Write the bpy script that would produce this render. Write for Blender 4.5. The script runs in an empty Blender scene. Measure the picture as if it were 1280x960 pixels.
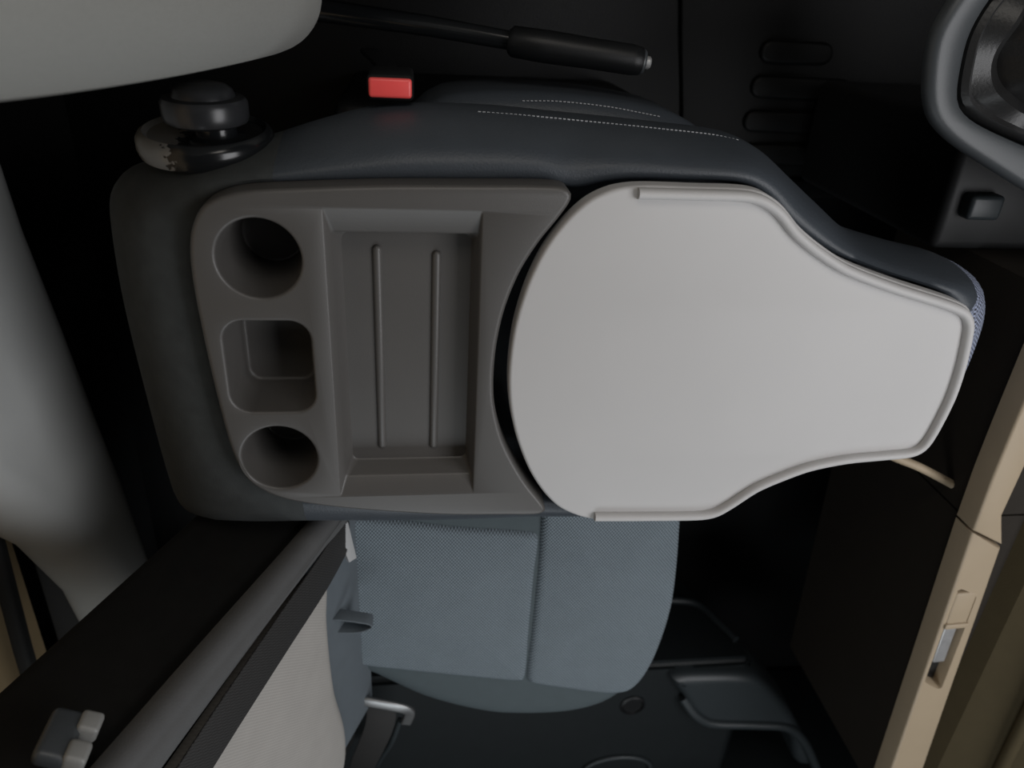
import bpy, bmesh, math, random
from mathutils import Vector, Matrix
from mathutils.geometry import tessellate_polygon

random.seed(4)
SC = bpy.context.scene
COL = SC.collection
PI = math.pi

# ------------------------------------------------------------------ camera
# Origin: table plane of the folded middle seat, straight below the camera.
# +X = front of the van, +Y = driver's side, +Z = up (metres).
CAM_H = 0.686
cam_d = bpy.data.cameras.new('camera')
cam = bpy.data.objects.new('camera', cam_d)
COL.objects.link(cam)
cam_d.sensor_width = 36.0
cam_d.lens = 27.0
cam_d.clip_start = 0.01
RX = Vector((0.99214997, -0.00852278, 0.12476296))
RY = Vector((0.05074463, -0.88440634, -0.46395087))
RZ = Vector((0.1142953, 0.46663989, -0.87703124))
m3 = Matrix(((RX.x, -RX.y, -RX.z), (RY.x, -RY.y, -RY.z), (RZ.x, -RZ.y, -RZ.z)))
cam.matrix_world = Matrix.Translation((0, 0, CAM_H)) @ m3.to_4x4()
cam_d.dof.use_dof = True
cam_d.dof.focus_distance = 0.80
cam_d.dof.aperture_fstop = 4.5
SC.camera = cam

# ------------------------------------------------------------------ light
SC.view_settings.view_transform = 'Standard'
SC.view_settings.look = 'None'
SC.view_settings.gamma = 1.0
SC.view_settings.exposure = 0.0
SC.view_settings.use_curve_mapping = False

W = bpy.data.worlds.new('world')
SC.world = W
W.use_nodes = True
bg = W.node_tree.nodes['Background']
bg.inputs['Color'].default_value = (0.80, 0.90, 1.0, 1)
bg.inputs['Strength'].default_value = 0.005


def area(name, loc, target, sx, sy, power, color):
    l = bpy.data.lights.new(name, 'AREA')
    l.shape = 'RECTANGLE'
    l.size, l.size_y = sx, sy
    l.energy = power
    l.color = color
    o = bpy.data.objects.new(name, l)
    COL.objects.link(o)
    o.location = loc
    o.rotation_euler = (Vector(target) - Vector(loc)).to_track_quat('-Z', 'Y').to_euler()
    return o


# daylight entering by the cab's glass
area('windscreen_daylight', (1.20, -0.35, 1.20), (0.1, -0.4, 0.0), 1.6, 0.8, 18.5, (0.98, 0.98, 1.0))
area('passenger_window_daylight', (0.15, -1.60, 0.85), (0.1, -0.5, -0.1), 0.9, 0.5, 5.5, (0.90, 0.96, 1.0))
area('driver_window_daylight', (0.15, 0.85, 0.90), (0.1, -0.5, -0.1), 0.9, 0.5, 4.0, (1.0, 0.94, 0.86))

# ------------------------------------------------------------------ materials


def mat(name, col, rough=0.6, noise=0.0, nscale=40.0, bump=0.0, bscale=400.0, metal=0.0,
        spec=0.5, sheen=0.0, weave=None, col2=None):
    m = bpy.data.materials.new(name)
    m.use_nodes = True
    nt = m.node_tree
    N, L = nt.nodes, nt.links
    b = N['Principled BSDF']
    b.inputs['Base Color'].default_value = (*col, 1)
    b.inputs['Roughness'].default_value = rough
    b.inputs['Metallic'].default_value = metal
    b.inputs['Specular IOR Level'].default_value = spec
    if sheen:
        b.inputs['Sheen Weight'].default_value = sheen
        b.inputs['Sheen Roughness'].default_value = 0.5
    tc = N.new('ShaderNodeTexCoord')
    colour = None
    if noise:
        n1 = N.new('ShaderNodeTexNoise')
        n1.inputs['Scale'].default_value = nscale
        n1.inputs['Detail'].default_value = 5
        L.new(tc.outputs['Object'], n1.inputs['Vector'])
        mx = N.new('ShaderNodeMix')
        mx.data_type = 'RGBA'
        c2 = col2 or tuple(c * (1 + noise) for c in col)
        c1 = tuple(c * (1 - noise) for c in col)
        mx.inputs['A'].default_value = (*c1, 1)
        mx.inputs['B'].default_value = (*c2, 1)
        L.new(n1.outputs['Fac'], mx.inputs['Factor'])
        colour = mx.outputs['Result']
    height = None
    if weave:
        sxy, contrast = weave
        sep = N.new('ShaderNodeSeparateXYZ')
        L.new(tc.outputs['Object'], sep.inputs[0])

        def sine(out, period):
            a = N.new('ShaderNodeMath'); a.operation = 'MULTIPLY'
            a.inputs[1].default_value = 2 * PI / period
            L.new(out, a.inputs[0])
            s = N.new('ShaderNodeMath'); s.operation = 'SINE'
            L.new(a.outputs[0], s.inputs[0])
            return s.outputs[0]
        s1 = sine(sep.outputs[0], sxy[0]); s2 = sine(sep.outputs[1], sxy[1]); s3 = sine(sep.outputs[2], sxy[2])
        p = N.new('ShaderNodeMath'); p.operation = 'MULTIPLY'
        L.new(s1, p.inputs[0]); L.new(s2, p.inputs[1])
        q = N.new('ShaderNodeMath'); q.operation = 'MULTIPLY'
        L.new(s2, q.inputs[0]); L.new(s3, q.inputs[1])
        ad = N.new('ShaderNodeMath'); ad.operation = 'ADD'
        L.new(p.outputs[0], ad.inputs[0])
        if sxy[2] < 0.5:
            L.new(q.outputs[0], ad.inputs[1])
        else:
            ad.inputs[1].default_value = 0.0
        mr = N.new('ShaderNodeMapRange')
        mr.inputs['From Min'].default_value = -1; mr.inputs['From Max'].default_value = 1
        L.new(ad.outputs[0], mr.inputs['Value'])
        mx2 = N.new('ShaderNodeMix'); mx2.data_type = 'RGBA'; mx2.blend_type = 'MULTIPLY'
        mx2.inputs['Factor'].default_value = contrast
        if colour:
            L.new(colour, mx2.inputs['A'])
        else:
            mx2.inputs['A'].default_value = (*col, 1)
        L.new(mr.outputs['Result'], mx2.inputs['B'])
        colour = mx2.outputs['Result']
        height = mr.outputs['Result']
    if colour:
        L.new(colour, b.inputs['Base Color'])
    if bump:
        bp = N.new('ShaderNodeBump')
        bp.inputs['Strength'].default_value = bump
        bp.inputs['Distance'].default_value = 0.001
        if height is None:
            n2 = N.new('ShaderNodeTexNoise')
            n2.inputs['Scale'].default_value = bscale
            n2.inputs['Detail'].default_value = 3
            L.new(tc.outputs['Object'], n2.inputs['Vector'])
            height = n2.outputs['Fac']
        L.new(height, bp.inputs['Height'])
        L.new(bp.outputs['Normal'], b.inputs['Normal'])
    return m


M = {}
M['console'] = mat('charcoal plastic', (0.075, 0.071, 0.067), 0.42, 0.06, 20, 0.12, 900)
M['table'] = mat('light grey plastic', (0.47, 0.462, 0.457), 0.50, 0.05, 6, 0.05, 900, spec=0.3)
M['leather'] = mat('dark slate leatherette', (0.048, 0.056, 0.066), 0.42, 0.10, 30, 0.35, 500, spec=0.35)
M['cloth'] = mat('black cloth', (0.050, 0.055, 0.056), 0.9, 0.25, 60, 0.4, 900, spec=0.25)
M['sidecloth'] = mat('black side cloth', (0.010, 0.010, 0.0095), 0.9, 0.25, 60, 0.4, 900, spec=0.12)
M['mesh'] = mat('slate mesh fabric', (0.235, 0.285, 0.32), 0.85, 0.08, 25, 0.9, weave=((0.0048, 0.0060, 1.0), 0.85))
M['meshback'] = mat('grey mesh fabric', (0.36, 0.34, 0.315), 0.9, 0.08, 25, 0.25, weave=((1.0e9, 0.0045, 0.0045), 0.15))
M['slatefab'] = mat('plain slate fabric', (0.058, 0.076, 0.083), 0.8, 0.10, 50, 0.4, 700)
M['skirt'] = mat('slate grey skirt fabric', (0.095, 0.112, 0.126), 0.8, 0.10, 50, 0.4, 700)
M['tipmesh'] = mat('blue grey checked mesh', (0.30, 0.34, 0.46), 0.8, 0.1, 60, 0.8, weave=((0.006, 0.005, 0.005), 0.9))
M['beigefab'] = mat('warm grey fabric', (0.225, 0.225, 0.208), 0.9, 0.18, 700, 0.8, 700, sheen=0.1)
M['black'] = mat('black plastic', (0.008, 0.0085, 0.009), 0.4, 0.1, 30, 0.15, 700, spec=0.3)
M['blackgloss'] = mat('glossy black plastic', (0.010, 0.011, 0.012), 0.18)
M['rubber'] = mat('black rubber mat', (0.0030, 0.0033, 0.0034), 0.48, 0.25, 30, 0.5, 500, spec=0.28)
M['doorp'] = mat('dark grey door plastic', (0.010, 0.0125, 0.0135), 0.5, 0.12, 30, 0.2, 700, spec=0.25)
M['doorl'] = mat('slate door plastic', (0.026, 0.032, 0.035), 0.4, 0.08, 30, 0.15, 700, spec=0.4)
M['red'] = mat('red button plastic', (0.85, 0.09, 0.085), 0.35, 0.05, 60)
M['silver'] = mat('worn silver paint', (0.36, 0.36, 0.36), 0.35, 0.3, 80, 0.2, 300, metal=0.4)
M['steel'] = mat('brushed steel', (0.30, 0.30, 0.30), 0.4, 0.1, 80, metal=0.9)
M['web'] = mat('black belt webbing', (0.018, 0.0165, 0.0155), 0.7, 0.15, 90, 0.5, weave=((0.004, 0.004, 0.004), 0.3))
M['thread'] = mat('pale thread', (0.45, 0.46, 0.48), 0.8)
M['dash'] = mat('brown black dash plastic', (0.024, 0.020, 0.016), 0.6, 0.1, 40, 0.3, 600, spec=0.15)
M['beige'] = mat('beige trim plastic', (0.36, 0.285, 0.195), 0.5, 0.05, 30, 0.1, 700)
M['dashtop'] = mat('brown grey dash skin', (0.062, 0.049, 0.026), 0.8, 0.1, 40, 0.35, 500, spec=0.15)
M['bolster'] = mat('grey bolster fabric', (0.075, 0.075, 0.075), 0.8, 0.1, 60, 0.4, 800)
M['stack'] = mat('black stack plastic', (0.014, 0.0145, 0.015), 0.5, 0.1, 30, 0.2, 600, spec=0.3)
M['geargrey'] = mat('grey console plastic', (0.044, 0.049, 0.053), 0.4, 0.06, 30, 0.12, 700)
M['boot'] = mat('black gaiter leather', (0.016, 0.016, 0.016), 0.4, 0.1, 40, 0.3, 300)
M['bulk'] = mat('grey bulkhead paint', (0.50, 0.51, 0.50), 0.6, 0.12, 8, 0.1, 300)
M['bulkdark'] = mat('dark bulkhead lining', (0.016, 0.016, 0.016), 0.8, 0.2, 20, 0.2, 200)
M['ply'] = mat('tan plywood', (0.50, 0.36, 0.20), 0.7, 0.12, 14, 0.15, 100)
M['tonguegrey'] = mat('light grey plastic latch', (0.22, 0.22, 0.21), 0.45, 0.1, 60)
M['offwhite'] = mat('off white plastic', (0.36, 0.36, 0.36), 0.4, 0.05, 50)

M['dial'] = mat('satin black plastic', (0.022, 0.023, 0.025), 0.30)


def worn_plate():
    m = mat('black plate with worn silver edge', (0.010, 0.011, 0.012), 0.2)
    nt = m.node_tree
    N, L = nt.nodes, nt.links
    b = N['Principled BSDF']
    tc = N.new('ShaderNodeTexCoord')
    sep = N.new('ShaderNodeSeparateXYZ')
    L.new(tc.outputs['Object'], sep.inputs[0])
    no = N.new('ShaderNodeTexNoise')
    no.inputs['Scale'].default_value = 130
    no.inputs['Detail'].default_value = 2
    L.new(tc.outputs['Object'], no.inputs['Vector'])
    # chipped towards the rear of the plate (-x), ragged by noise
    a = N.new('ShaderNodeMath'); a.operation = 'MULTIPLY_ADD'
    a.inputs[1].default_value = -18.0; a.inputs[2].default_value = -0.30
    L.new(sep.outputs[0], a.inputs[0])
    c = N.new('ShaderNodeMath'); c.operation = 'ADD'
    L.new(a.outputs[0], c.inputs[0]); L.new(no.outputs['Fac'], c.inputs[1])
    r = N.new('ShaderNodeMapRange')
    r.inputs['From Min'].default_value = 0.50; r.inputs['From Max'].default_value = 0.56
    L.new(c.outputs[0], r.inputs['Value'])
    mx = N.new('ShaderNodeMix'); mx.data_type = 'RGBA'
    mx.inputs['A'].default_value = (0.010, 0.011, 0.012, 1)
    mx.inputs['B'].default_value = (0.15, 0.145, 0.135, 1)
    L.new(r.outputs['Result'], mx.inputs['Factor'])
    L.new(mx.outputs['Result'], b.inputs['Base Color'])
    return m


M['wornplate'] = worn_plate()

# ------------------------------------------------------------------ helpers


def obj(name, bm, m, parent=None, smooth=True, sharp=40):
    me = bpy.data.meshes.new(name)
    bmesh.ops.remove_doubles(bm, verts=bm.verts[:], dist=1e-6)
    bmesh.ops.recalc_face_normals(bm, faces=bm.faces[:])
    if smooth:
        for f in bm.faces:
            f.smooth = True
        lim = math.radians(sharp)
        for e in bm.edges:
            if len(e.link_faces) == 2 and e.calc_face_angle(0) > lim:
                e.smooth = False
    bm.to_mesh(me)
    bm.free()
    ms = m if isinstance(m, (list, tuple)) else [m]
    for x in ms:
        me.materials.append(M[x])
    o = bpy.data.objects.new(name, me)
    COL.objects.link(o)
    if parent:
        o.parent = parent
    return o


def tag(o, label=None, cat=None, group=None, kind=None):
    for k, v in (('label', label), ('category', cat), ('group', group), ('kind', kind)):
        if v:
            o[k] = v
    return o


def thing(name, label, cat, loc=(0, 0, 0)):
    o = bpy.data.objects.new(name, None)
    o.empty_display_size = 0.05
    COL.objects.link(o)
    o.location = loc
    tag(o, label, cat)
    return o


def settle(root):
    """parts are modelled in van coordinates: re-express them under the thing's base point"""
    inv = Matrix.Translation(root.location).inverted()
    for c in root.children:
        c.matrix_basis = inv @ c.matrix_basis


def smooth_poly(pts, n, closed=True):
    """Catmull-Rom through pts, resampled evenly to n points"""
    P = [Vector(p) for p in pts]
    k = len(P)
    dense = []
    segs = k if closed else k - 1
    for i in range(segs):
        if closed:
            a, b, c, d = P[i - 1], P[i], P[(i + 1) % k], P[(i + 2) % k]
        else:
            a, b, c, d = P[max(i - 1, 0)], P[i], P[i + 1], P[min(i + 2, k - 1)]
        # centripetal-ish tangents limited by the segment length
        l1 = (c - b).length
        t0 = (c - a); t1 = (d - b)
        t0 = t0.normalized() * l1 if t0.length else t0
        t1 = t1.normalized() * l1 if t1.length else t1
        for s in range(24):
            t = s / 24
            h00 = 2*t**3 - 3*t**2 + 1; h10 = t**3 - 2*t**2 + t
            h01 = -2*t**3 + 3*t**2; h11 = t**3 - t**2
            dense.append(b*h00 + t0*h10*0.9 + c*h01 + t1*h11*0.9)
    if not closed:
        dense.append(P[-1].copy())
    else:
        dense.append(dense[0].copy())
    L = [0.0]
    for i in range(1, len(dense)):
        L.append(L[-1] + (dense[i] - dense[i-1]).length)
    out = []
    m = n if closed else n - 1
    j = 0
    for i in range(n):
        s = L[-1] * i / m
        while j < len(L) - 2 and L[j+1] < s:
            j += 1
        seg = L[j+1] - L[j]
        t = (s - L[j]) / seg if seg > 1e-12 else 0
        out.append(dense[j].lerp(dense[j+1], min(max(t, 0), 1)))
    return out


def area2(p):
    return sum(p[i-1][0]*p[i][1] - p[i][0]*p[i-1][1] for i in range(len(p))) / 2


def offset(poly, d):
    """move a closed 2D outline outwards by d along its vertex normals"""
    s = 1 if area2(poly) > 0 else -1
    k = len(poly)
    out = []
    for i in range(k):
        t = Vector(poly[(i+1) % k][:2]) - Vector(poly[i-1][:2])
        t.normalize()
        out.append(Vector((poly[i][0] + s*t.y*d, poly[i][1] - s*t.x*d)))
    return out


def loft(bm, rings, cap0=False, cap1=False, closed=True):
    vs = [[bm.verts.new(p) for p in r] for r in rings]
    n = len(vs[0])
    for a, b in zip(vs[:-1], vs[1:]):
        for i in range(n if closed else n - 1):
            j = (i + 1) % n
            bm.faces.new((a[i], a[j], b[j], b[i]))
    if cap0:
        bm.faces.new(vs[0][::-1])
    if cap1:
        bm.faces.new(vs[-1])
    return vs


def ring(poly, z):
    return [(p[0], p[1], z) for p in poly]


def fill(bm, loops, z):
    """flat face with holes"""
    data = [[Vector((p[0], p[1], 0)) for p in l] for l in loops]
    flat = [bm.verts.new((p[0], p[1], z)) for l in loops for p in l]
    for tri in tessellate_polygon(data):
        try:
            bm.faces.new([flat[i] for i in tri])
        except ValueError:
            pass


def slab(bm, poly, z0, z1, r, n=5, top=True, bottom=True):
    """flat plate with rounded upper edges"""
    rings = [ring(poly, z0)]
    for i in range(n + 1):
        a = PI/2 * i / n
        rings.append(ring(offset(poly, -r*(1 - math.cos(a))), z1 - r + r*math.sin(a)))
    loft(bm, rings)
    last = offset(poly, -r)
    if top:
        fill(bm, [last], z1)
    if bottom:
        fill(bm, [poly], z0)


def pad(bm, poly, z0, z1, r, crown=0.01, n=6, k=7):
    """upholstered pad: rounded edge and a crowned top, for star-shaped outlines"""
    c = Vector((sum(p[0] for p in poly)/len(poly), sum(p[1] for p in poly)/len(poly)))
    rings = [ring(offset(poly, -r*0.3), z0), ring(poly, z0 + r*0.5)]
    for i in range(n + 1):
        a = PI/2 * i / n
        rings.append(ring(offset(poly, -r*(1 - math.cos(a))), z1 - r + r*math.sin(a)))
    inner = offset(poly, -r)
    for i in range(1, k):
        s = 1 - i/k
        rings.append([(c.x + (p[0]-c.x)*s, c.y + (p[1]-c.y)*s, z1 + crown*(1 - s*s)) for p in inner])
    loft(bm, rings, cap0=True, cap1=True)


def frame_at(path, i, up):
    a = path[max(i-1, 0)]; b = path[min(i+1, len(path)-1)]
    t = (b - a).normalized()
    s = t.cross(up)
    if s.length < 1e-6:
        s = t.cross(Vector((1, 0, 0)))
    s.normalize()
    return t, s, s.cross(t).normalized()


def sweep(bm, path, section, up=(0, 0, 1), cap=True, scales=None):
    """sweep a closed 2D section (side, up) along a 3D path"""
    path = [Vector(p) for p in path]
    up = Vector(up)
    rings = []
    for i, p in enumerate(path):
        t, s, u = frame_at(path, i, up)
        k = scales[i] if scales else 1.0
        rings.append([p + s*(q[0]*k) + u*(q[1]*k) for q in section])
    loft(bm, rings, cap0=cap, cap1=cap)


def circle(r, n=16):
    return [(r*math.cos(2*PI*i/n), r*math.sin(2*PI*i/n)) for i in range(n)]


def tube(bm, path, r, n=14, radii=None, up=(0, 0, 1)):
    sweep(bm, path, circle(r, n), up, True, [x/r for x in radii] if radii else None)


def rrect(w, h, r, n=5):
    out = []
    for sx, sy, a0 in ((1, 1, 0), (-1, 1, PI/2), (-1, -1, PI), (1, -1, 1.5*PI)):
        for i in range(n + 1):
            a = a0 + PI/2*i/n
            out.append((sx*(w/2 - r) + r*math.cos(a), sy*(h/2 - r) + r*math.sin(a)))
    return out


def box(bm, lo, hi, bev=0.0, seg=3, mtx=None):
    r = bmesh.ops.create_cube(bm, size=1.0)
    vs = r['verts']
    for v in vs:
        v.co = Vector([lo[i] + (v.co[i] + 0.5)*(hi[i] - lo[i]) for i in range(3)])
    if bev:
        es = list({e for v in vs for e in v.link_edges})
        rr = bmesh.ops.bevel(bm, geom=es, offset=bev, segments=seg, affect='EDGES', profile=0.5)
        vs = list({v for f in rr['faces'] for v in f.verts} | {v for v in vs if v.is_valid})
    if mtx:
        for v in vs:
            v.co = mtx @ v.co
    return vs


def lathe(bm, prof, centre, axis='Y', n=40):
    """prof: (radius, height along axis) list"""
    rings = []
    for r, h in prof:
        ringp = []
        for i in range(n):
            a = 2*PI*i/n
            if axis == 'Y':
                ringp.append((centre[0] + r*math.cos(a), centre[1] + h, centre[2] + r*math.sin(a)))
            elif axis == 'Z':
                ringp.append((centre[0] + r*math.cos(a), centre[1] + r*math.sin(a), centre[2] + h))
            else:
                ringp.append((centre[0] + h, centre[1] + r*math.cos(a), centre[2] + r*math.sin(a)))
        rings.append(ringp)
    loft(bm, rings, cap0=True, cap1=True)


def solid_extrude(bm, poly3, vec):
    """closed planar polygon (3D points) extruded by vec"""
    a = [Vector(p) for p in poly3]
    b = [p + Vector(vec) for p in a]
    loft(bm, [a, b], cap0=True, cap1=True)


FLOOR_Z = -0.68

# ------------------------------------------------------------------ setting
bm = bmesh.new()
box(bm, (-0.9, -1.66, FLOOR_Z - 0.04), (1.35, 0.75, FLOOR_Z))
floor = tag(obj('floor', bm, 'rubber', smooth=False), 'black rubber cab floor under the seats', kind='structure')

# rear bulkhead behind the seats: dark lining, light grey beam, braces and tan board behind
wall_rear = bpy.data.objects.new('wall_rear', None)
COL.objects.link(wall_rear)
tag(wall_rear, 'grey bulkhead behind the seats with tan board showing through', kind='structure')
bm = bmesh.new()
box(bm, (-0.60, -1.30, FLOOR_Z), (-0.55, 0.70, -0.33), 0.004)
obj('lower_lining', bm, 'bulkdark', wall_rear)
bm = bmesh.new()
secs = []
for y, xc, z0, z1 in ((0.65, -0.56, -0.30, 0.07), (0.2, -0.55, -0.31, 0.07), (-0.1, -0.54, -0.32, 0.07), (-0.3, -0.525, -0.32, 0.05), (-0.45, -0.51, -0.33, 0.0), (-0.58, -0.50, -0.34, -0.09),
                      (-0.70, -0.495, -0.36, -0.18), (-0.85, -0.49, -0.38, -0.25), (-1.05, -0.485, -0.40, -0.29), (-1.28, -0.48, -0.42, -0.31)):
    secs.append([Vector((xc + a, y, (z0 + z1)/2 + b)) for a, b in rrect(0.11, z1 - z0, 0.048, 6)])
loft(bm, secs, True, True)
obj('cross_beam', bm, 'bulk', wall_rear)
bm = bmesh.new()
box(bm, (-0.66, -1.30, -0.33), (-0.62, 0.70, 0.75), 0.004)
obj('cargo_board', bm, 'ply', wall_rear)
bm = bmesh.new()
sweep(bm, [(-0.56, -0.54, -0.21), (-0.56, -0.70, -0.195), (-0.56, -0.88, -0.18), (-0.56, -1.1, -0.17)], rrect(0.022, 0.022, 0.008, 4), up=(1, 0, 0))
obj('brace', bm, 'bulkdark', wall_rear)

# passenger door panel
door = bpy.data.objects.new('door_1', None)
COL.objects.link(door)
tag(door, 'dark grey passenger door panel with moulded pockets', kind='structure')
bm = bmesh.new()
box(bm, (-0.75, -1.66, FLOOR_Z), (1.20, -1.58, 0.05), 0.02)
obj('door_skin', bm, 'doorp', door)
bm = bmesh.new()
solid_extrude(bm, [(-0.75, -1.19, FLOOR_Z), (0.58, -1.19, FLOOR_Z), (0.60, -1.19, -0.55), (0.66, -1.19, -0.42), (0.68, -1.19, -0.375), (0.67, -1.19, -0.36), (-0.75, -1.19, -0.36)], (0, -0.40, 0))
bmesh.ops.bevel(bm, geom=bm.edges[:], offset=0.012, segments=3, affect='EDGES')
obj('lower_panel', bm, 'doorp', door)
bm = bmesh.new()
poly = smooth_poly([(0.498, -1.206), (0.52, -1.202), (0.60, -1.204), (0.665, -1.212), (0.70, -1.235), (0.765, -1.31), (0.82, -1.40), (0.87, -1.50),
                    (0.83, -1.50), (0.80, -1.42), (0.765, -1.375), (0.70, -1.360), (0.60, -1.345), (0.565, -1.315), (0.53, -1.26)], 60)
slab(bm, poly, -0.42, -0.335, 0.02)
obj('pocket_block', bm, 'doorl', door)
bm = bmesh.new()
tube(bm, smooth_poly([(0.535, -1.275, -0.350), (0.563, -1.312, -0.338), (0.60, -1.338, -0.335), (0.70, -1.353, -0.335), (0.775, -1.368, -0.335), (0.824, -1.418, -0.335), (0.876, -1.512, -0.335)], 30, False), 0.010)
obj('pocket_rim', bm, 'doorl', door)
bm = bmesh.new()
tube(bm, smooth_poly([(0.46, -1.185, -0.535), (0.55, -1.185, -0.532), (0.605, -1.185, -0.518), (0.63, -1.185, -0.47), (0.655, -1.185, -0.41)], 24, False), 0.008)
obj('lower_rim', bm, 'doorl', door)
bm = bmesh.new()
lathe(bm, [(0.026, 0), (0.026, 0.004), (0.022, 0.006), (0.02, 0.002), (0.0, 0.002)], (0.436, -1.30, -0.361), 'Z')
obj('round_cap', bm, 'black', door)
bm = bmesh.new()
rr = [Vector((0.425 + 0.075*math.cos(a), -1.50 + 0.042*math.sin(a), -0.357)) for a in [2*PI*i/48 for i in range(49)]]
tube(bm, rr[:-1] + [rr[0]], 0.005, 10)
obj('speaker_ring', bm, 'doorl', door)

# ------------------------------------------------------------------ folded middle seat
mid = thing('middle_seat', 'dark slate middle seat with its backrest folded flat as a console and table', 'car seat', (0.15, -0.35, FLOOR_Z))

console = [(-0.200, -0.250), (-0.196, -0.212), (-0.182, -0.186), (-0.155, -0.174), (-0.100, -0.169), (-0.026, -0.165), (0.06, -0.163),
           (0.120, -0.162), (0.138, -0.164), (0.143, -0.172), (0.134, -0.189), (0.116, -0.214), (0.099, -0.245), (0.086, -0.285), (0.0795, -0.330),
           (0.0800, -0.380), (0.090, -0.425), (0.104, -0.458), (0.122, -0.490), (0.141, -0.517), (0.144, -0.526), (0.136, -0.531), (0.10, -0.5305),
           (0.035, -0.528), (-0.04, -0.520), (-0.103, -0.510), (-0.145, -0.498), (-0.172, -0.478), (-0.185, -0.445), (-0.193, -0.380), (-0.198, -0.310)]
CON = smooth_poly(console, 260)
if area2(CON) < 0:
    CON.reverse()

bm = bmesh.new()
LR = 0.0035


def recess(base, depth, draft, fl=0.004, lip=LR, n=5):
    rs = []
    for i in range(n + 1):
        a = PI/2*i/n
        rs.append(ring(offset(base, lip*(1 - math.sin(a))), -lip + lip*math.cos(a)))
    rs.append(ring(offset(base, -draft*0.5), -depth*0.5))
    for i in range(n + 1):
        a = PI/2*i/n
        rs.append(ring(offset(base, -draft - fl*(1 - math.cos(a))), -depth + fl - fl*math.sin(a)))
    loft(bm, rs)
    fill(bm, [offset(base, -draft - fl)], -depth)
    return offset(base, lip)


holes = []
for cy in (-0.2335, -0.4475):
    base = [(-0.1395 + x, cy + y) for x, y in circle(0.0375, 64)]
    holes.append(recess(base, 0.088, 0.006, 0.003))
base = [(-0.1395 + x, -0.3435 + y) for x, y in rrect(0.081, 0.098, 0.020, 7)]
holes.append(recess(base, 0.062, 0.005, 0.005))


def quad_ring(x0, x1, y0, y1, r, n=6):
    w, h = x1 - x0, y1 - y0
    return [((x0 + x1)/2 + x, (y0 + y1)/2 + y) for x, y in rrect(w, h, r, n)]


# storage tray: wide chamfers at its two ends, steep walls, flat floor
T0 = quad_ring(-0.0815, 0.0630, -0.498, -0.185, 0.002)
T1 = quad_ring(-0.0800, 0.0615, -0.4955, -0.1875, 0.002)
T2 = quad_ring(-0.0755, 0.0600, -0.4800, -0.2085, 0.003)
T3 = quad_ring(-0.0745, 0.0590, -0.4780, -0.2105, 0.004)
T4 = quad_ring(-0.0700, 0.0560, -0.4735, -0.2150, 0.007)
T5 = quad_ring(-0.0685, 0.0545, -0.4715, -0.2170, 0.007)
loft(bm, [ring(T0, 0), ring(T1, -0.0012), ring(T2, -0.0105), ring(T3, -0.0125), ring(T4, -0.032), ring(T5, -0.034)])
fill(bm, [T5], -0.034)
holes.append(T0)
# rim of the panel, rolled outwards and down
rs = []
for i in range(7):
    a = PI/2*i/6
    rs.append(ring(offset(CON, 0.005*math.sin(a) - 0.005), -0.005 + 0.005*math.cos(a)))
rs.append(ring(CON, -0.03))
loft(bm, rs)
fill(bm, [offset(CON, -0.005)] + holes, 0.0)
con_o = obj('console_panel', bm, 'console', mid, sharp=35)
tag(con_o, 'charcoal plastic back panel with two cup holders, a pocket and a tray')
for xa, ya, xb, yb in ((-0.0355, -0.2290, -0.0365, -0.4580), (0.0215, -0.2340, 0.0190, -0.4590)):
    bm = bmesh.new()
    sec = [(0.0046*math.cos(PI*i/8), 0.0042*math.sin(PI*i/8)) for i in range(9)] + [(-0.0046, -0.002), (0.0046, -0.002)]
    pts = [Vector((xa, ya, -0.034)).lerp(Vector((xb, yb, -0.034)), t) for t in (0, .006, .012, .02, .5, .98, .988, .994, 1)]
    sweep(bm, pts, sec, scales=[.3, .7, .9, 1, 1, 1, .9, .7, .3])
    obj('tray_rib', bm, 'console', con_o, sharp=60)

# table leaf
table = [(0.0935, -0.350), (0.0965, -0.301), (0.106, -0.258), (0.120, -0.222), (0.138, -0.194), (0.158, -0.174), (0.180, -0.163), (0.205, -0.159),
         (0.26, -0.159), (0.306, -0.1595), (0.325, -0.163), (0.345, -0.174), (0.368, -0.195), (0.395, -0.213), (0.427, -0.230), (0.484, -0.249),
         (0.545, -0.266), (0.570, -0.275), (0.581, -0.286), (0.586, -0.300), (0.592, -0.343), (0.593, -0.380), (0.589, -0.415), (0.583, -0.442), (0.577, -0.454),
         (0.563, -0.461), (0.529, -0.464), (0.485, -0.468), (0.444, -0.477), (0.415, -0.489), (0.388, -0.504), (0.362, -0.526), (0.345, -0.537), (0.325, -0.541),
         (0.26, -0.540), (0.200, -0.538), (0.178, -0.531), (0.158, -0.519), (0.140, -0.499), (0.122, -0.469), (0.106, -0.428), (0.097, -0.390)]
TAB = smooth_poly(table, 260)
if area2(TAB) < 0:
    TAB.reverse()
bm = bmesh.new()
slab(bm, TAB, -0.016, 0.002, 0.004, 5)
tab_o = obj('table_leaf', bm, 'table', mid, sharp=35)
tag(tab_o, 'light grey plastic table leaf with a raised edge')
bm = bmesh.new()
rail = [(0.203, -0.1655), (0.26, -0.1655), (0.304, -0.166), (0.322, -0.1695), (0.341, -0.180), (0.364, -0.201), (0.392, -0.2195), (0.425, -0.2365), (0.482, -0.2555),
        (0.543, -0.2725), (0.566, -0.281), (0.575, -0.290), (0.5795, -0.302), (0.5855, -0.344), (0.5865, -0.380), (0.5825, -0.414), (0.577, -0.439), (0.571, -0.449),
        (0.560, -0.4545), (0.529, -0.4575), (0.484, -0.4615), (0.442, -0.4705), (0.412, -0.483), (0.384, -0.498), (0.358, -0.520), (0.342, -0.531), (0.324, -0.5345), (0.26, -0.5335), (0.200, -0.5315)]
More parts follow.
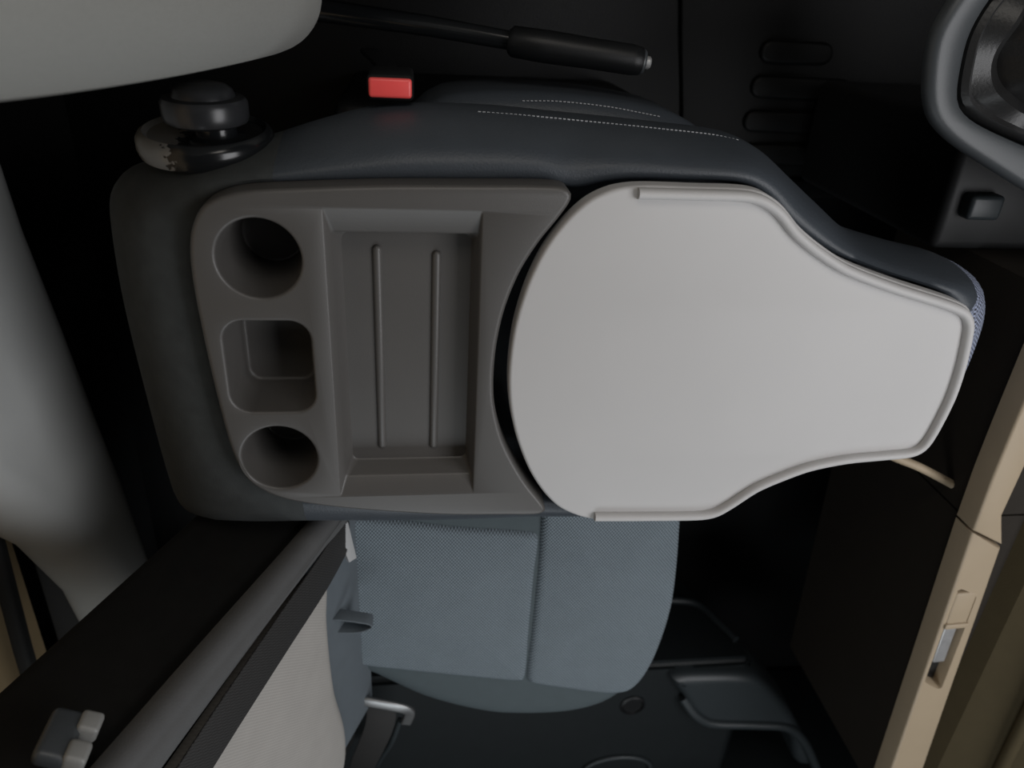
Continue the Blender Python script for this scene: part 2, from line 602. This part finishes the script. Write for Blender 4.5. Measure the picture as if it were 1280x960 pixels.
rp = smooth_poly([(x, y, 0.0015) for x, y in rail], 200, False)
sec = [(0.0052*math.cos(PI*i/10), 0.0085*math.sin(PI*i/10)**0.7) for i in range(11)] + [(-0.0052, -0.002), (0.0052, -0.002)]
sweep(bm, rp, sec)
tag(obj('edge_rail', bm, 'table', tab_o, sharp=60))

# upholstered shell of the folded backrest
upper = console[:8] + [(0.150, -0.168), (0.18, -0.162)] + table[7:35] + [(0.17, -0.535)] + console[21:]
wide = [(-0.300, -0.225), (-0.303, -0.309), (-0.297, -0.450), (-0.291, -0.545), (-0.284, -0.578), (-0.262, -0.592), (-0.15, -0.593), (0.0, -0.594), (0.15, -0.590), (0.28, -0.588),
        (0.36, -0.568), (0.42, -0.520), (0.50, -0.490), (0.58, -0.478), (0.63, -0.462), (0.652, -0.420), (0.666, -0.370), (0.668, -0.315), (0.655, -0.282), (0.62, -0.262), (0.573, -0.253),
        (0.482, -0.228), (0.43, -0.193), (0.397, -0.169), (0.360, -0.143), (0.325, -0.129), (0.25, -0.122), (0.16, -0.116), (0.065, -0.111), (-0.028, -0.114), (-0.09, -0.130), (-0.15, -0.150), (-0.22, -0.165), (-0.275, -0.180), (-0.294, -0.200)]
UP = smooth_poly(upper, 400)
WD = smooth_poly(wide, 400)
CX, CY = 0.17, -0.355


def polar(poly, n):
    out = []
    k = len(poly)
    for i in range(n):
        a = 2*PI*i/n
        d = Vector((math.cos(a), math.sin(a)))
        best = 0
        for j in range(k):
            p = Vector((poly[j-1][0] - CX, poly[j-1][1] - CY)); q = Vector((poly[j][0] - CX, poly[j][1] - CY))
            e = q - p
            den = d.x*e.y - d.y*e.x
            if abs(den) < 1e-12:
                continue
            t = (p.x*e.y - p.y*e.x)/den
            s = (p.x*d.y - p.y*d.x)/den
            if -1e-9 <= s <= 1 + 1e-9 and t > best:
                best = t
        out.append((d, best))
    return out


NP = 300
PU, PW = polar(UP, NP), polar(WD, NP)
prof = [(-0.12, -0.105), (-0.02, -0.060), (-0.02, -0.030), (0.05, -0.028), (0.18, -0.026), (0.35, -0.030), (0.52, -0.039), (0.68, -0.053), (0.82, -0.070), (0.93, -0.088), (0.985, -0.104), (1.0, -0.118),
        (0.98, -0.135), (0.90, -0.155), (0.7, -0.168)]
bm = bmesh.new()
rings = []
for s, z in prof:
    rr = []
    for (d, u), (_, w) in zip(PU, PW):
        rad = u + (w - u)*s
        rr.append((CX + d.x*rad, CY + d.y*rad, z))
    rings.append(rr)
loft(bm, rings, cap0=True, cap1=True)
for pc, pn in (((-0.125, 0, 0), (1, 0, 0)), ((0.612, -0.275, 0), (1, -0.7, 0))):
    bmesh.ops.bisect_plane(bm, geom=bm.verts[:] + bm.edges[:] + bm.faces[:], plane_co=pc, plane_no=pn)
for f in bm.faces:
    c = f.calc_center_median()
    if c.x < -0.125:
        f.material_index = 1
    elif (c.x - 0.612) - 0.7*(c.y + 0.275) > 0 and c.x > 0.5:
        f.material_index = 2
tag(obj('backrest_cover', bm, ['leather', 'cloth', 'tipmesh'], mid, sharp=80), 'dark slate leatherette and black cloth upholstery')


def cover_point(x, y_hint, s):
    """point on the upholstery above at a given radial share"""
    a = math.atan2(y_hint - CY, x - CX) % (2*PI)
    i = a/(2*PI)*NP
    k = int(i) % NP
    (d0, u0), (_, w0) = PU[k], PW[k]
    rad = u0 + (w0 - u0)*s
    z = prof[0][1]
    for (sa, za), (sb, zb) in zip(prof[2:12], prof[3:12]):
        if sa <= s <= sb:
            z = za + (zb - za)*(s - sa)/(sb - sa)
    return Vector((CX + d0.x*rad, CY + d0.y*rad, z))


def dashes(bm, path, r, share=0.6):
    for a, b in zip(path[:-1], path[1:]):
        tube(bm, [a, a.lerp(b, share*0.5), a.lerp(b, share)], r, 6)


bm = bmesh.new()
sp = smooth_poly([cover_point(x, -0.12, 0.95) + Vector((0, 0, 0.0005)) for x in (0.06, 0.12, 0.18, 0.24, 0.30, 0.335)], 62, False)
dashes(bm, sp, 0.0006)
tag(obj('stitching', bm, 'thread', mid), 'row of pale stitches', kind='stuff')

# lower cushion of the middle seat
bm = bmesh.new()
pad(bm, smooth_poly([(-0.02, -0.58), (0.33, -0.58), (0.40, -0.50), (0.41, -0.35), (0.395, -0.21), (0.345, -0.150), (0.285, -0.121), (0.16, -0.108), (0.04, -0.114), (0.0, -0.14), (-0.02, -0.2)], 80),
    -0.34, -0.195, 0.03, 0.006)
obj('cushion', bm, 'leather', mid)
bm = bmesh.new()
dashes(bm, smooth_poly([(0.12, -0.1165, -0.203), (0.16, -0.1155, -0.203), (0.22, -0.1195, -0.203), (0.28, -0.128, -0.203)], 36, False), 0.0006)
tag(obj('cushion_stitching', bm, 'thread', mid), 'row of pale stitches', kind='stuff')
bm = bmesh.new()
box(bm, (-0.10, -0.55, FLOOR_Z), (0.34, -0.14, -0.335), 0.02)
obj('seat_base', bm, 'black', mid)

# hinge plate and dial at the rear corner, leaning slightly upwards
HM = Matrix.Translation((-0.197, -0.150, -0.105)) @ Matrix.Rotation(math.radians(7), 4, 'X')
bm = bmesh.new()
lathe(bm, [(0.0, -0.014), (0.054, -0.014), (0.061, -0.011), (0.0635, -0.003), (0.0630, 0.005), (0.060, 0.010), (0.056, 0.012), (0.052, 0.008), (0.0, 0.006)], (0, 0, 0), 'Y', 72)
hp = obj('hinge_plate', bm, 'wornplate', mid)
hp.matrix_basis = HM
bm = bmesh.new()
lathe(bm, [(0.0, 0), (0.026, 0), (0.026, 0.004), (0.019, 0.006), (0.018, 0.020), (0.0, 0.020)], (0.014, 0.005, 0.016), 'Y', 40)
obj('hinge_boss', bm, 'blackgloss', hp)
bm = bmesh.new()
lathe(bm, [(0.0, -0.014), (0.030, -0.014), (0.0365, -0.011), (0.0385, -0.006), (0.0385, 0.006), (0.036, 0.010), (0.028, 0.011), (0.026, 0.017), (0.021, 0.021), (0.012, 0.023), (0.0, 0.024)], (0, 0, 0), 'Y', 48)
hd = obj('hinge_dial', bm, 'dial', mid)
hd.matrix_basis = Matrix.Translation((-0.190, -0.118, -0.085)) @ Matrix.Rotation(math.radians(3), 4, 'X')
tag(hd, 'round black recliner dial')
settle(mid)

# ------------------------------------------------------------------ passenger seat
pas = thing('passenger_seat', 'slate grey mesh passenger seat beside the folded middle seat', 'car seat', (0.14, -0.85, FLOOR_Z))
bm = bmesh.new()
pad(bm, smooth_poly([(-0.12, -0.60), (-0.122, -0.80), (-0.115, -0.95), (-0.06, -1.00), (0.0, -1.045), (0.07, -1.08), (0.14, -1.102), (0.25, -1.108), (0.32, -1.088), (0.37, -1.035),
                     (0.392, -0.95), (0.40, -0.85), (0.392, -0.70), (0.38, -0.62), (0.34, -0.59), (0.12, -0.59)], 110), -0.32, -0.178, 0.045, 0.004)
obj('cushion_base', bm, 'slatefab', pas)
bm = bmesh.new()
pad(bm, smooth_poly([(-0.098, -0.66), (-0.104, -0.70), (-0.105, -0.82), (-0.102, -0.925), (-0.094, -0.939), (-0.02, -0.958), (0.08, -0.980), (0.162, -0.996), (0.171, -0.991), (0.172, -0.90), (0.173, -0.76), (0.174, -0.705), (0.165, -0.695), (0.05, -0.68), (-0.05, -0.662)], 120),
    -0.20, -0.169, 0.012, 0.006)
obj('cushion_rear_panel', bm, 'mesh', pas)
bm = bmesh.new()
pad(bm, smooth_poly([(0.177, -0.61), (0.1755, -0.75), (0.174, -0.90), (0.173, -0.988), (0.181, -1.000), (0.24, -1.018), (0.31, -1.035), (0.345, -1.033), (0.365, -1.010), (0.380, -0.965), (0.390, -0.90), (0.3935, -0.84), (0.389, -0.76), (0.382, -0.69), (0.375, -0.625), (0.36, -0.605), (0.19, -0.60)], 130),
    -0.20, -0.166, 0.014, 0.007)
obj('cushion_front_panel', bm, 'mesh', pas)
bm = bmesh.new()
box(bm, (-0.10, -1.05, FLOOR_Z), (0.30, -0.63, -0.315), 0.02)
obj('seat_base', bm, 'black', pas)

# reclined backrest: local u = across (towards the door negative), v = up, w = forward
PB0 = Vector((-0.096, -0.62, -0.10))
VUP = Vector((-0.398, 0, 0.917)); VN = Vector((0.917, 0, 0.398)); VU = Vector((0, 1, 0))


def pb(u, v, w):
    return PB0 + VU*u + VUP*v + VN*w


PBM = Matrix((
    (VU.x, VUP.x, VN.x, PB0.x), (VU.y, VUP.y, VN.y, PB0.y), (VU.z, VUP.z, VN.z, PB0.z), (0, 0, 0, 1)))
bm = bmesh.new()
box(bm, (-0.47, -0.06, -0.17), (0.028, 0.62, -0.020), 0.028, 5, PBM)
obj('backrest_shell', bm, 'sidecloth', pas)
bm = bmesh.new()
fl = smooth_poly([(-0.055, 0.022), (-0.12, 0.030), (-0.25, 0.026), (-0.36, 0.006), (-0.43, 0.02), (-0.455, 0.10), (-0.455, 0.45), (-0.42, 0.58), (-0.2, 0.60), (-0.09, 0.58), (-0.065, 0.40), (-0.036, 0.12), (-0.038, 0.04)], 100)
pad(bm, fl, -0.05, 0.0, 0.025, 0.004)
for v in bm.verts:
    v.co = PBM @ v.co
obj('backrest_front', bm, 'meshback', pas)
bm = bmesh.new()
box(bm, (-0.43, -0.10, -0.06), (-0.004, 0.06, -0.0155), 0.010, 4, PBM)
obj('backrest_skirt', bm, 'skirt', pas)
bm = bmesh.new()
pad(bm, smooth_poly([(0.034, -0.05), (0.035, 0.1), (0.036, 0.3), (0.030, 0.55), (0.01, 0.60), (-0.03, 0.60), (-0.040, 0.50), (-0.022, 0.35), (-0.010, 0.20), (-0.002, 0.08), (0.0, -0.03), (0.02, -0.06)], 110), -0.022, 0.006, 0.014, 0.004)
for v in bm.verts:
    v.co = PBM @ v.co
obj('side_bolster', bm, 'bolster', pas)
# loop of tape at the foot of the backrest
bm = bmesh.new()
lp = smooth_poly([(-0.125, -0.774, -0.112), (-0.105, -0.772, -0.108), (-0.080, -0.778, -0.108), (-0.062, -0.790, -0.112), (-0.078, -0.804, -0.116), (-0.105, -0.806, -0.118), (-0.125, -0.804, -0.120)], 28, False)
sweep(bm, lp, rrect(0.0025, 0.020, 0.001, 2))
tag(obj('tape_loop', bm, 'skirt', pas), 'small loop of slate tape')
settle(pas)

# ------------------------------------------------------------------ belts
belt = thing('shoulder_belt', 'black belt webbing running up the light grey passenger backrest', 'seat belt', tuple(pb(-0.035, -0.02, 0.01)))
bm = bmesh.new()
bp = smooth_poly([pb(-0.022, -0.03, -0.004), pb(-0.023, 0.05, 0.006), pb(-0.030, 0.15, 0.009), pb(-0.045, 0.27, 0.010), pb(-0.066, 0.38, 0.009), pb(-0.08, 0.52, 0.008)], 40, False)
sweep(bm, bp, rrect(0.060, 0.0022, 0.001, 2), up=VN)
obj('webbing', bm, 'web', belt)
bm = bmesh.new()
pl = [(0.006, -0.035), (-0.006, -0.035), (-0.008, -0.02), (-0.004, -0.014), (-0.008, -0.007), (-0.004, 0.0), (-0.008, 0.008), (-0.006, 0.025), (0.006, 0.025)]
slab(bm, [Vector(p) for p in pl], -0.003, 0.003, 0.001, 2)
am = Matrix.Translation((-0.090, -0.650, -0.118)) @ Matrix.Rotation(math.radians(8), 4, 'Z') @ Matrix.Rotation(math.radians(40), 4, 'Y')
for v in bm.verts:
    v.co = am @ Vector((v.co.x, v.co.y, v.co.z))
tag(obj('anchor_bracket', bm, 'offwhite', belt), 'off-white notched anchor bracket')
settle(belt)

tong = thing('belt_tongue', 'grey belt tongue resting against the dark side of the passenger backrest', 'belt tongue', (-0.285, -0.570, 0.20))
bm = bmesh.new()
tm = Matrix.Translation((-0.284, -0.566, 0.230)) @ Matrix.Rotation(math.radians(-25), 4, 'Z')
box(bm, (-0.020, -0.009, -0.024), (0.007, 0.008, 0.024), 0.006, 3, tm)
obj('body', bm, 'geargrey', tong)
for dz in (-0.014, 0.014):
    bm = bmesh.new()
    box(bm, (0.002, -0.007, dz - 0.010), (0.020, 0.011, dz + 0.010), 0.004, 3, tm)
    obj('prong', bm, 'tonguegrey', tong)
settle(tong)

lap = thing('lap_belt', 'black lap belt with grey metal bracket beside the passenger cushion', 'seat belt', (-0.05, -1.1, -0.25))
bm = bmesh.new()
wp = smooth_poly([(-0.058, -1.050, -0.185), (-0.062, -1.090, -0.187), (-0.075, -1.15, -0.20), (-0.095, -1.25, -0.24), (-0.11, -1.36, -0.30)], 24, False)
sweep(bm, wp, rrect(0.048, 0.003, 0.0014, 2))
obj('webbing', bm, 'web', lap)
bm = bmesh.new()
gp = [Vector(p) for p in ((-0.094, -1.035, -0.18), (-0.090, -1.018, -0.172), (-0.060, -1.022, -0.168), (-0.026, -1.035, -0.168), (-0.014, -1.05, -0.172), (-0.020, -1.085, -0.18))]
sweep(bm, smooth_poly(gp, 26, False), rrect(0.018, 0.008, 0.003, 3))
tag(obj('bracket', bm, 'steel', lap), 'grey metal guide bracket')
bm = bmesh.new()
tube(bm, smooth_poly([(-0.03, -1.09, -0.19), (-0.045, -1.16, -0.205), (-0.065, -1.25, -0.245), (-0.08, -1.35, -0.30)], 20, False), 0.005)
obj('side_rod', bm, 'doorl', lap)
settle(lap)

bk = thing('belt_buckle', 'black belt buckle with a red release button beside the middle seat', 'buckle', (-0.02, -0.095, -0.2))
bm = bmesh.new()
box(bm, (-0.044, -0.108, -0.19), (0.001, -0.085, -0.102), 0.005, 3)
obj('body', bm, 'black', bk)
bm = bmesh.new()
box(bm, (-0.042, -0.105, -0.105), (-0.001, -0.087, -0.098), 0.003, 3)
obj('release_button', bm, 'red', bk)
bm = bmesh.new()
sweep(bm, [(-0.021, -0.097, -0.185), (-0.03, -0.09, -0.24), (-0.05, -0.08, -0.30)], rrect(0.022, 0.006, 0.002, 2), up=(0, 1, 0))
obj('stalk', bm, 'black', bk)
settle(bk)

# ------------------------------------------------------------------ hand brake
hb = thing('hand_brake', 'long black hand brake lever lying between the driver and middle seats', 'hand brake', (-0.15, -0.045, FLOOR_Z))
bm = bmesh.new()
tube(bm, [(-0.22, -0.035, -0.36), (-0.10, -0.041, -0.31), (0.02, -0.050, -0.28), (0.125, -0.061, -0.25)], 0.011, 16, [0.014, 0.0125, 0.011, 0.010])
obj('lever', bm, 'blackgloss', hb)
bm = bmesh.new()
gp = [Vector((0.108, -0.0595, -0.252)), Vector((0.112, -0.06, -0.251)), Vector((0.15, -0.0635, -0.247)), Vector((0.20, -0.068, -0.243)), Vector((0.248, -0.0725, -0.239)), Vector((0.258, -0.0735, -0.238)), Vector((0.262, -0.074, -0.2378))]
tube(bm, gp, 0.017, 20, [0.013, 0.0165, 0.0175, 0.0165, 0.0165, 0.015, 0.011])
obj('grip', bm, 'black', hb)
bm = bmesh.new()
d = (gp[-1] - gp[-3]).normalized()
tube(bm, [gp[-1] - d*0.006, gp[-1] - d*0.001, gp[-1] + d*0.001, gp[-1] + d*0.002], 0.0125, 20, [0.0135, 0.0135, 0.012, 0.008])
obj('end_collar', bm, 'geargrey', hb)
bm = bmesh.new()
tube(bm, [gp[-1], gp[-1] + d*0.006, gp[-1] + d*0.008], 0.007, 16, [0.007, 0.007, 0.005])
obj('push_button', bm, 'silver', hb)
bm = bmesh.new()
box(bm, (-0.26, -0.075, FLOOR_Z), (-0.14, 0.005, -0.34), 0.015)
obj('pivot_housing', bm, 'black', hb)
settle(hb)

# ------------------------------------------------------------------ driver seat
drv = thing('driver_seat', 'warm grey fabric driver seat backrest close to the camera', 'car seat', (-0.1, 0.2, FLOOR_Z))
rec = math.radians(12)
DM = Matrix.Translation((-0.074, 0, -0.20)) @ Matrix.Rotation(-rec, 4, 'Y')
bm = bmesh.new()
# cross-sections up the backrest (local x = forward, y = across)
rings = []
prof_d = smooth_poly([(0.0, 0.035, -0.045), (0.015, 0.014, -0.015), (0.04, 0.004, 0.0), (0.10, 0.0, 0.006), (0.25, -0.003, 0.006), (0.40, -0.002, 0.0), (0.54, 0.004, -0.004), (0.62, 0.012, -0.01), (0.66, 0.03, -0.03), (0.675, 0.06, -0.05)], 60, False)
for z, inset, fwd in prof_d:
    sec = rrect(0.15 + 2*min(0, -inset), 0.52 - 2*inset, 0.055 - min(inset, 0.03)*0.5, 10)
    rings.append([DM @ Vector((x - 0.075 + fwd*0.6, y + 0.184 + 0.0143*z, z)) for x, y in sec])
loft(bm, rings, True, True)
obj('backrest', bm, 'beigefab', drv)
bm = bmesh.new()
pad(bm, smooth_poly([(-0.12, 0.03), (0.10, 0.02), (0.33, 0.03), (0.38, 0.10), (0.38, 0.36), (0.33, 0.44), (-0.12, 0.45)], 60), -0.33, -0.18, 0.04, 0.01)
obj('cushion', bm, 'beigefab', drv)
bm = bmesh.new()
box(bm, (-0.10, 0.05, FLOOR_Z), (0.30, 0.42, -0.325), 0.02)
obj('seat_base', bm, 'black', drv)
settle(drv)

# ------------------------------------------------------------------ floor mat with grip ribs
fm = thing('floor_mat', 'black rubber floor mat with raised oblong grip ribs', 'floor mat', (0.65, -0.2, FLOOR_Z))
bm = bmesh.new()
mp = smooth_poly([(0.475, 0.25), (0.475, -0.30), (0.48, -0.56), (0.52, -0.58), (0.95, -0.58), (0.97, -0.55), (0.97, 0.25)], 60)
slab(bm, mp, FLOOR_Z, FLOOR_Z + 0.010, 0.004, 3)
obj('mat_sheet', bm, 'rubber', fm)
for x0, x1, y in ((0.582, 0.712, -0.083), (0.577, 0.76, -0.139), (0.575, 0.80, -0.196), (0.585, 0.815, -0.252), (0.60, 0.825, -0.312)):
    bm = bmesh.new()
    w = 0.018
    pl = [(x1 - w + w*math.cos(-PI/2 + PI*i/10), y + w*math.sin(-PI/2 + PI*i/10)) for i in range(11)] + [(x0 + w + w*math.cos(PI/2 + PI*i/10), y + w*math.sin(PI/2 + PI*i/10)) for i in range(11)]
    slab(bm, [Vector(p) for p in pl], FLOOR_Z + 0.008, FLOOR_Z + 0.020, 0.006, 4, bottom=False)
    obj('grip_rib', bm, 'rubber', fm)
settle(fm)

# ------------------------------------------------------------------ dashboard
da = thing('dashboard', 'dark brown lower dashboard with a beige ledge and glovebox', 'dashboard', (0.9, -0.7, -0.4))
bm = bmesh.new()
solid_extrude(bm, [(0.742, -0.29, -0.08), (0.742, -0.29, -0.40), (1.15, -0.29, -0.40), (1.15, -0.29, -0.08)], (0, -0.325, 0))
obj('lower_face', bm, 'dash', da, smooth=False)
bm = bmesh.new()
loft(bm, [[(0.742, -0.618, -0.08), (0.742, -0.618, -0.40), (1.15, -0.618, -0.40), (1.15, -0.618, -0.08)], [(0.772, -1.20, -0.08), (0.772, -1.20, -0.40), (1.15, -1.20, -0.40), (1.15, -1.20, -0.08)]], True, True)
obj('glovebox_face', bm, 'dash', da, smooth=False)
bm = bmesh.new()
led = [(0.735, -0.30), (0.733, -0.463), (0.733, -0.535), (0.736, -0.617), (0.788, -0.643), (0.770, -0.593), (0.772, -0.523), (0.774, -0.30)]
slab(bm, [Vector(p) for p in led], -0.085, -0.05, 0.004, 3)
obj('ledge', bm, 'beige', da)
bm = bmesh.new()
gl = [Vector(p) for p in [(0.736, -0.621), (0.750, -0.841), (0.766, -1.104), (0.772, -1.20), (0.832, -1.20), (0.825, -1.111), (0.810, -0.922), (0.799, -0.773), (0.789, -0.648)]]
if area2(gl) < 0:
    gl.reverse()
slab(bm, gl, -0.085, -0.05, 0.004, 3, top=False)
hole = smooth_poly([(0.7505, -0.722), (0.7520, -0.719), (0.7820, -0.733), (0.7840, -0.737), (0.7925, -0.920), (0.7900, -0.923), (0.7610, -0.906), (0.7590, -0.902)], 64)
if area2(hole) < 0:
    hole.reverse()
fill(bm, [offset(gl, -0.004), hole], -0.05)
loft(bm, [ring(hole, -0.05), ring(offset(hole, -0.001), -0.052), ring(offset(hole, -0.002), -0.070)])
gb = obj('glovebox_lid', bm, 'beige', da)
bm = bmesh.new()
slab(bm, offset(hole, -0.0015), -0.074, -0.069, 0.001, 1)
obj('latch_recess', bm, 'blackgloss', gb)
LM = Matrix.Translation((0.768, -0.757, -0.052)) @ Matrix.Rotation(math.radians(3), 4, 'Z')
bm = bmesh.new()
box(bm, (-0.016, -0.030, -0.016), (0.016, 0.030, 0.003), 0.003, 3, LM)
obj('latch_button', bm, 'beige', gb)
bm = bmesh.new()
box(bm, (-0.018, -0.036, -0.010), (0.018, -0.027, 0.006), 0.002, 3, LM)
obj('latch_lip', bm, 'beige', gb)
bm = bmesh.new()
box(bm, (-0.009, -0.115, -0.014), (0.011, -0.030, -0.004), 0.003, 3, LM)
obj('latch_lever', bm, 'silver', gb)
bm = bmesh.new()
solid_extrude(bm, [(0.835, -0.30, -0.085), (0.850, -0.30, -0.050), (0.95, -0.30, 0.03), (1.20, -0.30, 0.10), (1.20, -0.30, -0.2), (0.835, -0.30, -0.2)], (0, -0.95, 0))
obj('upper_skin', bm, 'dashtop', da, smooth=False)
bm = bmesh.new()
tube(bm, smooth_poly([(0.897, -0.70, 0.0), (0.899, -0.85, 0.0), (0.904, -1.04, 0.0), (0.91, -1.25, 0.0)], 12, False), 0.010)
obj('upper_bead', bm, 'dashtop', da)
bm = bmesh.new()
tube(bm, smooth_poly([(0.60, -0.525, -0.122), (0.638, -0.5414, -0.12), (0.685, -0.561, -0.12), (0.757, -0.598, -0.12)], 20, False), 0.006)
obj('trim_bead', bm, 'beige', da)
# centre stack lower part, below the gear console
bm = bmesh.new()
box(bm, (0.675, -0.285, -0.62), (1.15, -0.12, -0.22), 0.012, 4)
obj('centre_stack', bm, 'stack', da)
bm = bmesh.new()
box(bm, (0.696, -0.240, -0.225), (0.742, -0.208, -0.200), 0.006, 3)
obj('socket_cap', bm, 'doorl', da)
settle(da)

# ------------------------------------------------------------------ gear console
gc = thing('gear_console', 'grey gear lever console with a dark gaiter at the dashboard', 'gear console', (0.65, -0.05, -0.2))
outer = smooth_poly([(0.518, -0.02), (0.524, -0.072), (0.540, -0.105), (0.570, -0.128), (0.62, -0.152), (0.70, -0.186), (0.80, -0.215), (0.90, -0.22), (0.92, 0.05), (0.85, 0.10), (0.62, 0.08), (0.55, 0.04)], 100)
inner = smooth_poly([(0.556, -0.02), (0.558, -0.065), (0.566, -0.090), (0.585, -0.105), (0.63, -0.122), (0.70, -0.142), (0.80, -0.16), (0.86, -0.16), (0.88, 0.03), (0.82, 0.07), (0.64, 0.055), (0.575, 0.02)], 100)
if area2(outer) < 0:
    outer.reverse()
if area2(inner) < 0:
    inner.reverse()
bm = bmesh.new()
rs = [[(0.80 + (p[0] - 0.80)*k, -0.03 + (p[1] + 0.03)*k, z) for p in outer] for k, z in ((0.45, -0.24), (0.85, -0.135))]
for i in range(7):
    a = PI/2*i/6
    rs.append(ring(offset(outer, -0.012*(1 - math.cos(a))), -0.112 + 0.012*math.sin(a)))
loft(bm, rs)
rs = [ring(offset(inner, 0.004), -0.100), ring(inner, -0.103), ring(offset(inner, -0.006), -0.15)]
loft(bm, rs)
fill(bm, [offset(outer, -0.012), offset(inner, 0.004)], -0.100)
obj('housing', bm, 'geargrey', gc)
bm = bmesh.new()
rs = []
cx0, cy0 = 0.71, -0.03
for s, z in ((1.0, -0.125), (0.97, -0.108), (0.93, -0.104), (0.88, -0.112), (0.76, -0.105), (0.66, -0.118), (0.52, -0.085), (0.42, -0.09), (0.30, -0.05), (0.16, -0.01), (0.10, 0.02)):
    inn = offset(inner, -0.003)
    rs.append([(cx0 + (p[0] - cx0)*s, cy0 + (p[1] - cy0)*s, z + (0.006*math.sin(9*math.atan2(p[1] - cy0, p[0] - cx0)) if 0.2 < s < 0.8 else 0)) for p in inn])
loft(bm, rs, cap1=True)
obj('gaiter', bm, 'boot', gc)
bm = bmesh.new()
tube(bm, [(0.71, -0.03, 0.0), (0.705, -0.03, 0.05), (0.70, -0.03, 0.10)], 0.009)
obj('lever', bm, 'blackgloss', gc)
settle(gc)
